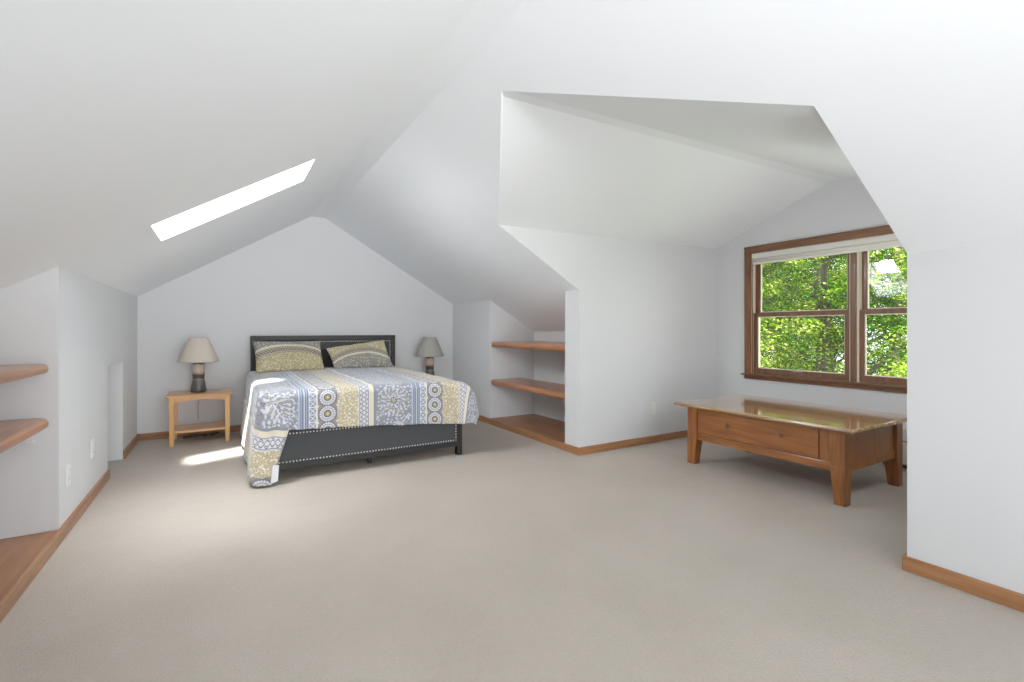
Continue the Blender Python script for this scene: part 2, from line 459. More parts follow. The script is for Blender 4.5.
def vz(y, x):
    f_ = (x - XP) / (XW - XP)
    e = ZE + (ZE2 - ZE) * (x - XE) / (XW - XE); pk = ZP + (ZP2 - ZP) * f_
    k = abs(y - DC) / (D1 - DC)
    return e + (pk - e) * (1 - k)
for side in (0, 1):
    ye = D1 if side == 0 else D0
    k_ = .055 * (1 if side == 0 else -1)
    c.poly([(XE, ye, ZE), (XW, ye, ZE2), (XW, DC + k_, ZP2 - .008), (XP + .03, DC + k_ * .6, ZP - .006)])
c.poly([(XP + .03, DC + .033, ZP - .006), (XW, DC + .055, ZP2 - .008), (XW, DC - .055, ZP2 - .008), (XP + .03, DC - .033, ZP - .006)])
c.poly([rp(XP, DC), (XP + .03, DC + .033, ZP - .006), (XP + .03, DC - .033, ZP - .006)])
c.poly([rp(XP, DC), rp(XE, D1), (XP + .03, DC + .033, ZP - .006)]); c.poly([rp(XP, DC), rp(XE, D0), (XP + .03, DC - .033, ZP - .006)])
struct('ceiling', c, M['ceil'])
# skylight
sk = MB(); t_ = .03
def fr(p, q):  # bar along the rim
    sk.tube([up(p), up(q)], .022, 4)
for i in range(4): fr(cs[i], cs[(i + 1) % 4])
so = struct('window_2', sk, M['whitepl'], label='white framed skylight in the left ceiling slope')
g = MB().poly([up(p) for p in cs]); obj('pane', g, M['skyglass'], so)

# wood platforms in the niches, baseboards
BH, BT = .062, .014
p_ = MB().box(NLX, XL + .002, NL0, NL1, 0, .060); struct('trim_1', p_, M['plinth'], label='raised stained wood platform under the left shelves')
p_ = MB().box(XR - .002, NRX, NR0, NR1, 0, .060); struct('trim_2', p_, M['plinth'], label='raised stained wood platform under the right shelves')
struct('baseboard_left', MB().box(XL, XL + BT, YF, OP0, 0, BH + .004), M['oak'], bevel=.004)
struct('baseboard_left_far', MB().box(XL, XL + BT, OP1, YB, 0, BH + .004), M['oak'], bevel=.004)
struct('baseboard_back', MB().box(XL + BT, XR - BT, YB - BT, YB, 0, BH), M['oakx'], bevel=.004)
struct('baseboard_right_far', MB().box(XR - BT, XR, D1 - BT, YB, 0, BH), M['oak'], bevel=.004)
struct('baseboard_dormer_left', MB().box(XR, XW, D1 - BT, D1, 0, BH), M['oakx'], bevel=.004)
struct('baseboard_right', MB().box(XR - BT, XR, YF, D0 + BT, 0, BH), M['oak'], bevel=.004)
struct('baseboard_dormer_right', MB().box(XR, XW, D0, D0 + BT, 0, BH), M['oakx'], bevel=.004)

# ------------------------------------------------------------------ window
cw = .062
win = bpy.data.objects.new('window_1', None); col.objects.link(win); win.location = Vector((XW, 1.8, WZ0)) * H
tag(win, 'brown wood framed twin double hung window in the dormer', None, None, 'structure')
xi = XW - .018
k = MB()
k.box(xi, XW + .004, WY1, WY1 + cw, WZ0 - .015, WZ1 + cw); k.box(xi, XW + .004, WY0 - cw, WY0, WZ0 - .015, WZ1 + cw)
obj('casing', k, M['casing'], win, .004)
k = MB().box(xi - .002, XW + .004, WY0 - cw, WY1 + cw, WZ1, WZ1 + cw)
k.box(xi - .006, xi, WY0 - cw, WY1 + cw, WZ1 + cw - .012, WZ1 + cw + .003)
obj('head_casing', k, M['casingy'], win, .003)
k = MB().box(XW - .045, XW + .13, WY0 - cw - .02, WY1 + cw + .02, WZ0 - .015, WZ0)
obj('sill', k, M['casingy'], win, .004)
k = MB().box(xi, XW + .004, WY0 - cw, WY1 + cw, WZ0 - .05, WZ0 - .015); k.box(xi - .008, xi, WY0 - cw, WY1 + cw, WZ0 - .034, WZ0 - .026)
obj('apron', k, M['casingy'], win, .003)
DP = .13
k = MB()                                       # cream reveal all round
k.box(XW, XW + DP, WY1 - .003, WY1 + .02, WZ0, WZ1); k.box(XW, XW + DP, WY0 - .02, WY0 + .003, WZ0, WZ1)
k.box(XW, XW + DP, WY0, WY1, WZ1 - .003, WZ1 + .02)
obj('jamb_liner', k, M['cream'], win)
k = MB()
k.box(XW + .001, XW + .012, WY1 - .010, WY1 - .003, WZ0, WZ1); k.box(XW + .001, XW + .012, WY0 + .003, WY0 + .010, WZ0, WZ1)
k.box(XW + .055, XW + .062, WY1 - .012, WY1 - .003, WZ0, WZ1); k.box(XW + .055, XW + .062, WY0 + .003, WY0 + .012, WZ0, WZ1)
obj('stop', k, M['sashw'], win)
MC = 1.80
k = MB().box(XW + .004, XW + .022, MC - .020, MC + .020, WZ0, WZ1)
obj('mullion', k, M['sashw'], win, .003)
k = MB().box(XW + .022, XW + DP, MC - .032, MC + .032, WZ0, WZ1)
obj('mullion_liner', k, M['cream'], win)
ZM0, ZM1 = 1.115, 1.165
for (a0, a1) in ((WY0 + .008, MC - .036), (MC + .036, WY1 - .008)):
    # lower sash (inner track), upper sash (outer track)
    for up_, x0, z0, z1, bot, topw in ((0, XW + .024, WZ0 + .002, ZM1 - .01, .050, .034), (1, XW + .066, ZM0 + .012, WZ1 - .004, .034, .045)):
        s_ = MB(); sw_ = .031
        s_.box(x0, x0 + .03, a1 - sw_, a1, z0, z1); s_.box(x0, x0 + .03, a0, a0 + sw_, z0, z1)
        s_.box(x0, x0 + .03, a0 + sw_, a1 - sw_, z0, z0 + bot); s_.box(x0, x0 + .03, a0 + sw_, a1 - sw_, z1 - topw, z1)
        sa = obj('upper_sash' if up_ else 'lower_sash', s_, M['sashw'], win, .003)
        gb = MB(); q = .006; y0, y1, zz0, zz1 = a0 + sw_, a1 - sw_, z0 + bot, z1 - topw   # cream glazing bead
        gx0, gx1 = x0 + .010, x0 + .024
        gb.box(gx0, gx1, y1 - q, y1, zz0, zz1); gb.box(gx0, gx1, y0, y0 + q, zz0, zz1)
        gb.box(gx0, gx1, y0 + q, y1 - q, zz0, zz0 + q); gb.box(gx0, gx1, y0 + q, y1 - q, zz1 - q, zz1)
        obj('glazing_bead', gb, M['cream'], sa)
        gp = MB().poly([(x0 + .017, y0, zz0), (x0 + .017, y1, zz0), (x0 + .017, y1, zz1), (x0 + .017, y0, zz1)])
        obj('pane', gp, M['glass'], sa)
        if not up_:
            yc = (y0 + y1) / 2
            lk = MB().box(x0 - .008, x0 + .002, yc - .04, yc + .04, z0 + bot - .012, z0 + bot + .004)
            obj('sash_lift', lk, M['metal'], sa, .002)
# exterior wall band around the window so the reveal is closed from outside
k = MB().box(XW + .10, XW + .12, D0 - .1, WY0, -.2, 2.2); k.box(XW + .10, XW + .12, WY1, D1 + .1, -.2, 2.2)
k.box(XW + .10, XW + .12, WY0, WY1, -.2, WZ0 - .02); k.box(XW + .10, XW + .12, WY0, WY1, WZ1 + .02, 2.2)
struct('wall_exterior', k, M['wall'])
# roller blind rolled up across both lights
rb = thing('roller_blind', (XW - .01, MC, 1.62), 'white roller blind rolled up at the top of the dormer window', 'blind')
k = MB().box(XW - .004, XW + .018, WY0 + .004, WY1 - .004, 1.652, WZ1 - .002); obj('headrail', k, M['blind'], rb, .004)
k = MB().tube([(XW + .008, WY0 + .01, 1.633), (XW + .008, WY1 - .01, 1.633)], .019, 20); obj('fabric_roll', k, M['blind'], rb, smooth=True)
k = MB().box(XW - .004, XW + .004, WY0 + .01, WY1 - .01, 1.640, 1.652); obj('grey_rail', k, M['blindgrey'], rb)  # grey strip between headrail and fabric roll
k = MB().box(XW, XW + .014, WY0 + .01, WY1 - .01, 1.598, 1.616); obj('bottom_bar', k, M['blind'], rb, .003)

# baseboard heater on the window wall
ht = thing('baseboard_heater', (XW - .03, 1.8, 0), 'cream electric baseboard heater on wall under the dormer window', 'heater')
HY0, HY1 = D0 + .10, 1.60
k = MB().box(XW - .05, XW - .001, HY0, HY1, .05, .20); obj('front_cover', k, M['heater'], ht, .004)
k = MB().box(XW - .04, XW - .001, HY0, HY1, .215, .30); obj('top_cover', k, M['heater'], ht, .004)
k = MB().box(XW - .03, XW - .001, HY0 + .01, HY1 - .01, .20, .215); obj('outlet_slot', k, M['slot'], ht)
k = MB().box(XW - .035, XW - .001, HY0 + .01, HY1 - .01, 0.02, .05); obj('inlet_slot', k, M['darkm'], ht)
for y in (HY0 + .02, HY1 - .04):
    k = MB().box(XW - .04, XW - .001, y, y + .02, 0, .05); obj('bracket', k, M['heater'], ht)

# ------------------------------------------------------------------ niche shelves
def shelf(x_front, x_back, y0, y1, z0, z1, label, side, rnd=.05):
    """side=+1: shelf front faces -X (right niche); -1: front faces +X (left niche). Far front corner rounded."""
    pts = []
    s = 1 if side > 0 else -1
    n_ = 8
    outline = [(x_back, y0), (x_front, y0)]
    for i in range(n_ + 1):
        a = PI / 2 * i / n_
        outline.append((x_front + s * rnd * (1 - math.cos(a)), y1 - rnd * (1 - math.sin(a))))
    outline.append((x_back, y1))
    bm_ = MB(); N = len(outline); bt = (z1 - z0) * .45
    cx_ = sum(p[0] for p in outline) / N; cy_ = sum(p[1] for p in outline) / N
    # bull-nosed front: rings with inset
    rings = []
    for j in range(7):
        a = PI * j / 6; ins = bt * (1 - math.sin(a)); z = (z0 + z1) / 2 - math.cos(a) * (z1 - z0) / 2
        ring = []
        for i, (x, y) in enumerate(outline):
            if i == 0 or i == N - 1: ring.append((x, y, z))
            else:
                t = max(0.0, (i - 1) / n_) if i > 1 else 0
                t = min(t, 1); nx = math.cos(PI / 2 * t); ny = math.sin(PI / 2 * t)
                ring.append((x + s * ins * nx, y - ins * ny * (.6 if i < N - 1 else 0), z))
        rings.append(ring)
    vs = [p for r in rings for p in r]; fs = []
    for j in range(6):
        for i in range(N):
            k2 = (i + 1) % N; fs.append((j * N + i, j * N + k2, (j + 1) * N + k2, (j + 1) * N + i))
    fs.append(tuple(reversed(range(N)))); fs.append(tuple(6 * N + i for i in range(N)))
    bm_.add(vs, fs)
    return obj('wall_shelf', bm_, M['shelf'], label=label, cat='shelf')
shelf(2.43, NRX, NR0, NR1, .818, .878, 'upper brown wood shelf in the recess to the right of the bed', 1)
shelf(2.43, 2.83, NR0, NR1, .418, .474, 'lower brown wood shelf in the recess to the right of the bed', 1)
shelf(-.68, NLX, NL0, NL1, .800, .845, 'upper brown wood shelf in the recess at the left edge', -1, .07)
ls = shelf(-.68, NLX, NL0, NL1, .548, .594, 'lower brown wood shelf in the recess at the left edge', -1, .07)
k = MB().box(-.770, -.745, NL1 - .008, NL1, .480, .548); k.box(-.775, -.745, NL1 - .05, NL1, .543, .548)
obj('bracket', k, M['whitepl'], ls)

# ------------------------------------------------------------------ outlets
def plate(name, c, axis, label, kind):
    o = thing(name, (c[0], c[1], c[2]), label, 'outlet' if kind else 'wall plate')
    w_, h_, t2 = .033, .052, .006
    def bx(w0, w1, z0, z1, d0, d1):
        k = MB()
        if axis == 'x+': k.box(c[0] + d0, c[0] + d1, c[1] + w0, c[1] + w1, c[2] + z0, c[2] + z1)
        else: k.box(c[0] + w0, c[0] + w1, c[1] - d1, c[1] - d0, c[2] + z0, c[2] + z1)
        return k
    obj('cover_plate', bx(-w_, w_, -h_, h_, 0, t2), M['whitepl'], o, .002)
    if kind:
        for z in (-.022, .022):
            r = obj('receptacle', bx(-.015, .015, z - .013, z + .013, t2, t2 + .003), M['whitepl'], o, .001)
            for x in (-.006, .006): obj('slot', bx(x - .0014, x + .0014, z - .004, z + .006, t2 + .003, t2 + .0036), M['slot'], r)
    else:
        obj('switch_rocker', bx(-.012, .012, -.022, .022, t2, t2 + .006), M['whitepl'], o, .002)
plate('wall_outlet', (3.275, D1, .303), 'y-', 'white power outlet low on the wall left of the coffee table', True)
plate('wall_outlet', (XL, 3.70, .300), 'x+', 'white power outlet on the left wall nearer the low opening', True)
plate('wall_outlet', (XL, 3.18, .280), 'x+', 'white power outlet on the left wall beside the recessed shelves', True)

# ------------------------------------------------------------------ coffee table
ct = thing('coffee_table', (3.36, 1.87, 0), 'honey brown wooden coffee table with a long drawer standing under the window', 'table')
TX0, TX1, TY0, TY1, TZ0, TZ1 = 2.955, 3.80, 1.270, 2.50, .430, .452
k = MB(); ins = .012
k.frustum((TX0 + ins, TX1 - ins, TY0 + ins, TY1 - ins), (TX0, TX1, TY0, TY1), TZ0 - .006, TZ0 + .006)
k.frustum((TX0, TX1, TY0, TY1), (TX0 + .004, TX1 - .004, TY0 + .004, TY1 - .004), TZ0 + .006, TZ1)
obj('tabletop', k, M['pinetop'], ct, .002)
lx0, lx1, ly0, ly1 = 3.0, 3.745, 1.333, 2.405
L = .082
for (x, sx_) in ((lx0, 1), (lx1, -1)):
    for (y, sy_) in ((ly0, 1), (ly1, -1)):
        # straight square to the apron bottom, then inside faces taper
        def rr(wd): 
            xs = sorted((x, x + sx_ * wd)); ys = sorted((y, y + sy_ * wd)); return (xs[0], xs[1], ys[0], ys[1])
        k = MB(); k.frustum(rr(.060), rr(L), 0, .215); k.frustum(rr(L), rr(L), .215, TZ0 - .006)
        obj('leg', k, M['pinez'], ct, .003)
ax = lx0 + .014
k = MB().box(ax, ax + .02, ly0 + L, ly1 - L, .185, .232); obj('front_rail', k, M['pine'], ct, .003)
k = MB().box(ax - .002, ax + .02, ly0 + L, ly0 + L + .060, .232, TZ0 - .006); obj('front_stile', k, M['pinez'], ct, .002)
k = MB().box(ax + .008, ax + .02, ly0 + L, ly1 - L, .232, TZ0 - .006); obj('front_backing', k, M['pinez'], ct)
k = MB().box(lx1 - .034, lx1 - .014, ly0 + L, ly1 - L, .185, TZ0 - .006); obj('back_apron', k, M['pine'], ct, .003)
for y in (ly0 + .016, ly1 - .036):
    k = MB().box(lx0 + L, lx1 - L, y, y + .02, .185, TZ0 - .006); sa = obj('side_apron', k, M['pinez'], ct, .003)
    k = MB().box(lx0 + L, lx1 - L, y - .006 if y < 2 else y + .02, y if y < 2 else y + .026, .185, .232); obj('side_moulding', k, M['pine'], sa, .002)
dy0, dy1 = ly0 + L + .066, ly1 - L - .003
k = MB().box(ax - .004, ax + .01, dy0, dy1, .238, TZ0 - .008); k.box(ax + .012, lx1 - .06, dy0 + .01, dy1 - .01, .238, TZ0 - .04)
dr = obj('drawer', k, M['pine'], ct, .004)
for y in (2.073, 1.705):
    k = MB(); 
    for j, (r, d) in enumerate(((.006, 0), (.006, .008), (.012, .012), (.013, .018), (.008, .023))): pass
    prof = [(.007, 0), (.006, .008), (.012, .011), (.0135, .017), (.009, .022), (.002, .024)]
    vs = []; fs = []; nn = 16
    for r, d in prof:
        for i in range(nn):
            a = 2 * PI * i / nn; vs.append((ax - .004 - d, y + r * math.cos(a), .336 + r * math.sin(a)))
    for q in range(len(prof) - 1):
        for i in range(nn):
            j = (i + 1) % nn; fs.append((q * nn + i, q * nn + j, (q + 1) * nn + j, (q + 1) * nn + i))
    fs.append(tuple((len(prof) - 1) * nn + i for i in range(nn)))
    k.add(vs, fs); obj('knob', k, M['knob'], dr, smooth=True)
k = MB().box(ax + .03, ax + .05, 1.93, 1.96, .172, .19); obj('glide_block', k, M['darkm'], ct)

# ------------------------------------------------------------------ bed
bed = thing('bed', (.95, 4.45, 0), 'queen bed with black frame and charcoal nailhead trimmed headboard and footboard', 'bed')
HX0, HX1, HY, HZ = .235, 1.677, 5.33, .943
k = MB(); fw = .045
k.box(HX0, HX0 + fw, HY, HY + .06, 0, HZ); k.box(HX1 - fw, HX1, HY, HY + .06, 0, HZ)
k.box(HX0 + fw, HX1 - fw, HY, HY + .06, HZ - .048, HZ); k.box(HX0 + fw, HX1 - fw, HY, HY + .06, .30, .35)
hb = obj('headboard', k, M['black'], bed, .004)
k = MB().box(HX0 + fw - .005, HX1 - fw + .005, HY + .012, HY + .05, .34, HZ - .045); obj('headboard_panel', k, M['uph'], hb)
k = MB()
def nails(mb, p, q, sp=.021, r=.0052):
    p, q = Vector(p), Vector(q); n_ = int((q - p).length / sp)
    for i in range(n_ + 1): mb.ball(p.lerp(q, i / n_), r, 6)
zt = HZ - .048 - .016; nx0, nx1 = HX0 + fw + .014, HX1 - fw - .014
nails(k, (nx0, HY + .011, zt), (nx1, HY + .011, zt)); nails(k, (nx0, HY + .011, .50), (nx0, HY + .011, zt)); nails(k, (nx1, HY + .011, .50), (nx1, HY + .011, zt))
obj('nailhead_trim', k, M['nail'], hb)
FX0, FX1, FY = .25, 1.645, 3.492
k = MB(); 
k.box(FX1 - .04, FX1, FY, FY + .055, 0, .352); k.box(FX0, FX0 + .04, FY, FY + .055, 0, .352)
k.box(FX0 + .04, FX1 - .04, FY, FY + .055, .072, .112); k.box(FX0 + .04, FX1 - .04, FY, FY + .055, .322, .352)
fb = obj('footboard', k, M['black'], bed, .003)
k = MB().box(FX0 + .035, FX1 - .035, FY + .008, FY + .05, .105, .33); obj('footboard_panel', k, M['uph'], fb)
k = MB(); nails(k, (FX0 + .05, FY + .006, .122), (FX1 - .052, FY + .006, .122)); nails(k, (FX0 + .05, FY + .006, .308), (FX1 - .052, FY + .006, .308))
nails(k, (FX1 - .052, FY + .006, .122), (FX1 - .052, FY + .006, .308)); obj('nailhead_trim', k, M['nail'], fb)
for x in (FX0 + .012, FX1 - .042):
    k = MB().box(x, x + .03, FY + .055, HY, .11, .33); obj('side_rail', k, M['black'], bed, .003)
k = MB().box(.93, .97, FY + .055, HY, .11, .14); obj('centre_rail', k, M['black'], bed)
for y in (3.62, 4.4): 
    k = MB().box(.935, .965, y, y + .03, 0, .11); obj('centre_leg', k, M['black'], bed)
k = MB().box(FX0 + .045, FX1 - .045, FY + .06, HY - .005, .14, .33); obj('box_spring', k, M['mattress'], bed, .01)
k = MB().box(FX0 + .02, FX1 - .01, FY + .03, HY - .005, .355, .565); obj('mattress', k, M['mattress'], bed, .03)

# ------------------------------------------------------------------ quilt
R0 = .05
def drop(a, r=R0):
    if a < r * PI / 2: t = a / r; return r * math.sin(t), r * (1 - math.cos(t))
    return r, r + a - r * PI / 2
QX0, QX1, QY0, QY1 = .242, 1.595, 3.500, 5.22
RR = .13
def top(x, y):
    f_ = (y - QY0) / (QY1 - QY0)
    z = .592 + .012 * f_
    z += .012 * math.sin(PI * min(1, max(0, (x - QX0) / (QX1 - QX0)))) 
    return z + .007 * noise.noise(Vector((x * 5, y * 4, 3))) + .004 * noise.noise(Vector((x * 14, y * 9, 7)))
A1, A2 = .595, .345
def upat(x, a):
    """pattern coordinate across the quilt: x on top (a = overhang on the left)"""
    if a <= 0: l = .366 - x
    else: l = .366 - QX0 + a
    if x >= .366 and a <= 0: return x
    k1 = .56
    lim = .205 / k1
    if l < lim: return .366 - l * k1
    return .161 - (l - lim) * 1.0 / 1.15
NS_T, NS_L, NS_R, NT_T, NT_F = 90, 46, 26, 110, 30
S = [('L', A1 * (1 - i / NS_L)) for i in range(NS_L)] + [('T', i / NS_T) for i in range(NS_T + 1)] + [('R', A2 * (i + 1) / NS_R) for i in range(NS_R)]
T = [('F', (NT_F - i) / NT_F) for i in range(NT_F)] + [('T', i / NT_T) for i in range(NT_T + 1)]
q = MB(); q.uv = []; idx = {}
for j, (tk, tv) in enumerate(T):
    for i, (sk_, sv) in enumerate(S):
        if tk == 'F' and sk_ == 'L': continue
        y = QY0 + (QY1 - QY0) * tv if tk == 'T' else QY0
        x = QX0 + (QX1 - QX0) * sv if sk_ == 'T' else (QX0 if sk_ == 'L' else QX1)
        zt_ = top(x, y)
        fx = (x - QX0) / (QX1 - QX0)
        B = (.275 + .085 * fx)
        b2 = B * tv if tk == 'F' else 0
        if tk == 'T' and sk_ == 'T': P3 = (x, y, zt_); u_ = upat(x, 0)
        elif tk == 'T':
            h_, v_ = drop(sv, R0 if sk_ == 'L' else RR); fl = max(0, sv - .08)
            if sk_ == 'L':
                wv = .010 * math.sin(y * 13 + 1) * min(1, sv / .25) + .012 * noise.noise(Vector((y * 3, sv * 4, 1)))
                P3 = (x - h_ - fl * .095 + wv * .6, y, zt_ - v_); u_ = upat(0, sv)
            else:
                wv = .012 * math.sin(y * 11) * min(1, sv / .2)
                P3 = (x + h_ + fl * .14 + wv, y, zt_ - v_); u_ = x + sv
        elif sk_ == 'T':
            h_, v_ = drop(b2)
            fold = .006 * math.sin(x * 17) * min(1, b2 / .2)
            P3 = (x, y - h_ - fold * .5 - .002, zt_ - v_); u_ = upat(x, 0)
        else:      # right front corner, cone
            a = sv; R_ = (a ** 7 + b2 ** 7) ** (1 / 7); ph = math.atan2(b2, a)
            rm = R0 + (RR - R0) * math.cos(ph) ** 2; h_, v_ = drop(R_, rm); fl = max(0, R_ - .08)
            hx = h_ + fl * .14 * math.cos(ph) ** .5 + .045 * math.sin(2 * ph) * min(1, R_ / .25)
            P3 = (x + hx * math.cos(ph), y - hx * math.sin(ph) * (1 if True else 0), zt_ - v_); u_ = x + sv
        vv = (y - QY0) if tk == 'T' else -b2
        idx[(i, j)] = len(q.v); q.v.append(P3); q.uv.append((u_, vv + 10))
for j in range(len(T) - 1):
    for i in range(len(S) - 1):
        ks = [(i, j), (i + 1, j), (i + 1, j + 1), (i, j + 1)]
        if all(kk in idx for kk in ks): q.f.append(tuple(idx[kk] for kk in ks))
# corner flap: the left drop wraps round the foot corner and hangs to the floor
NQ = 24; prevrow = None
for i in range(NS_L + 1):
    a = A1 * (1 - i / NS_L) if i < NS_L else 0.0
    if a < .25: bw = .02 + .19 * (a / .25) ** .8
    else: bw = .21 - .070 * (a - .25) / (A1 - .25)
    h_, v_ = drop(a); fl = max(0, a - .08); z = top(QX0, QY0) - v_
    xs = QX0 - h_ - fl * .095 + .6 * .012 * noise.noise(Vector((QY0 * 3, a * 4, 1))) + .6 * .010 * math.sin(QY0 * 13 + 1) * min(1, a / .25)
    row = []
    for j in range(NQ + 1):
        b2 = bw * j / NQ
        rc = .045
        if b2 < rc * PI / 2:
            t = b2 / rc; X_, Y_ = xs + rc * (1 - math.cos(t)), QY0 - rc * math.sin(t)
        else: X_, Y_ = xs + rc + (b2 - rc * PI / 2), QY0 - rc
        puff = math.sin(PI * min(1, j / NQ)) * .012
        Y_ -= (.012 + .05 * (a / A1) * (j / NQ) + puff) * min(1, b2 / rc) * min(1, a / .06)
        Y_ += .006 * noise.noise(Vector((b2 * 16, a * 12, 5))) * 2
        zz_ = z - .012 * (j / NQ) * (1 if a > .2 else a / .2) + .004 * math.sin(b2 * 60)
        if j == NQ: Y_ += .018
        row.append(len(q.v)); q.v.append((X_, Y_, max(.012, zz_))); q.uv.append((upat(0, a), -b2 + 10))
    if prevrow:
        for j in range(NQ): q.f.append((prevrow[j], row[j], row[j + 1], prevrow[j + 1]))
    prevrow = row
quilt = obj('quilt', q, M['quilt'], smooth=True, fixn=False, label='blue grey and beige striped medallion quilt spread over the bed', cat='quilt')
sm = quilt.modifiers.new('solid', 'SOLIDIFY'); sm.thickness = .010; sm.offset = -1
k = MB()
vs = []
for (x, y, z) in ((.270, 3.352, .150), (.306, 3.356, .145), (.298, 3.340, .050), (.256, 3.336, .040)): vs.append((x, y, z))
vs += [(x, y - .003, z) for (x, y, z) in vs]
k.add(vs, [(0, 1, 2, 3), (7, 6, 5, 4), (0, 4, 5, 1), (1, 5, 6, 2), (2, 6, 7, 3), (3, 7, 4, 0)])
obj('care_tag', k, M['tag'], quilt, label='white care tag')

# ------------------------------------------------------------------ pillows
def pillow(name, BL, BR, TR, TL, thick, mat, label, n1=36, n2=26, wu=.6, wv=.33):
    BL, BR, TR, TL = map(Vector, (BL, BR, TR, TL)); mb = MB(); mb.uv = []
    nrm = (BR - BL).cross(TL - BL).normalized()      # faces the camera side
    for side in (1, -1):
        for j in range(n2 + 1):
            for i in range(n1 + 1):
                s_, t = i / n1, j / n2
                a, b3 = 2 * s_ - 1, 2 * t - 1
                # sides pulled in slightly, corners stay out
                cu = .5 + a * .5 * (1 - .035 * (1 - b3 * b3)); cv = .5 + b3 * .5 * (1 - .05 * (1 - a * a))
                p = BL * (1 - cu) * (1 - cv) + BR * cu * (1 - cv) + TR * cu * cv + TL * (1 - cu) * cv
                bul = ((1 - abs(a) ** 3.2) * (1 - abs(b3) ** 2.6)) ** .55
                bul *= 1 + .12 * noise.noise(Vector((s_ * 4, t * 3, side + thick * 9)))
                p = p + nrm * side * thick * .5 * bul + nrm * .006 * noise.noise(Vector((s_ * 9, t * 7, 4)))
                mb.v.append(tuple(p)); mb.uv.append((s_ * wu + (3 if side < 0 else 0), t * wv))
        o = 0 if side == 1 else (n1 + 1) * (n2 + 1)
        for j in range(n2):
            for i in range(n1):
                a0 = o + j * (n1 + 1) + i; f_ = (a0, a0 + 1, a0 + n1 + 2, a0 + n1 + 1)
                mb.f.append(f_ if side == 1 else tuple(reversed(f_)))
    # edge seam welt
    o = (n1 + 1) * (n2 + 1)
    per = [j * (n1 + 1) for j in range(n2, 0, -1)] + [i for i in range(n1)] + [j * (n1 + 1) + n1 for j in range(n2)] + [n2 * (n1 + 1) + i for i in range(n1, 0, -1)]
    for a0, a1 in zip(per, per[1:] + per[:1]): mb.f.append((a0, a1, a1 + o, a0 + o))
    return obj(name, mb, mat, smooth=True, label=label, cat='pillow')
pillow('pillow', (.262, 4.99, .600), (.862, 4.99, .612), (0.852, 5.19, 0.889), (0.244, 5.19, 0.894), .12, M['sham'],
       'left patterned pillow with grey top and beige lower half against the headboard')
pillow('pillow', (.955, 5.00, .606), (1.555, 5.00, .612), (1.505, 5.19, 0.893), (0.906, 5.19, 0.814), .11, M['shamf'],
       'right patterned pillow tilted with beige top and grey lower half')
pillow('pillow', (.83, 5.245, .612), (1.42, 5.245, .612), (1.42, 5.30, .80), (.82, 5.30, .80), .05, M['darkcloth'],
       'dark plum pillow tucked behind the two patterned pillows')

# ------------------------------------------------------------------ nightstands
def nightstand(x0, x1, y0, y1, zt, label):
    ns = thing('nightstand', ((x0 + x1) / 2, (y0 + y1) / 2, 0), label, 'nightstand', None)
    k = MB().box(x0, x1, y0, y1, zt - .018, zt); obj('tabletop', k, M['birchx'], ns, .004)
    i_ = .022; lw = .040
    for x in (x0 + i_, x1 - i_ - lw):
        for y in (y0 + i_, y1 - i_ - lw):
            k = MB().frustum((x + .004, x + lw - .004, y + .004, y + lw - .004), (x, x + lw, y, y + lw), 0, zt - .018); obj('leg', k, M['birch'], ns, .003)
    # arched aprons
    for y in (y0 + i_ + .008, y1 - i_ - .022):
        k = MB(); n_ = 12; xa, xb = x0 + i_ + lw, x1 - i_ - lw; vs = []; fs = []
        for j in range(n_ + 1):
            t = j / n_; x = xa + (xb - xa) * t; zb = zt - .018 - .045 + .018 * math.sin(PI * t)
            vs += [(x, y, zb), (x, y, zt - .018), (x, y + .014, zt - .018), (x, y + .014, zb)]
        for j in range(n_):
            for m2 in range(4):
                fs.append((j * 4 + m2, j * 4 + (m2 + 1) % 4, (j + 1) * 4 + (m2 + 1) % 4, (j + 1) * 4 + m2))
        fs += [(0, 3, 2, 1), tuple(n_ * 4 + m2 for m2 in range(4))]
        k.add(vs, fs); obj('apron', k, M['birchx'], ns)
    for x in (x0 + i_ + .008, x1 - i_ - .022):
        k = MB().box(x, x + .014, y0 + i_ + lw, y1 - i_ - lw, zt - .06, zt - .018); obj('side_apron', k, M['birch'], ns)
    k = MB().box(x0 + i_ + .008, x1 - i_ - .008, y0 + i_ + .01, y1 - i_ - .01, .108, .128); obj('shelf', k, M['birchx'], ns, .002)
    return ns
nightstand(-.415, .08, 4.98, 5.385, .437, 'light birch nightstand with a lower shelf to the left of the bed')
nightstand(1.86, 2.22, 5.0, 5.385, .424, 'light birch nightstand hidden behind the right side of the bed')

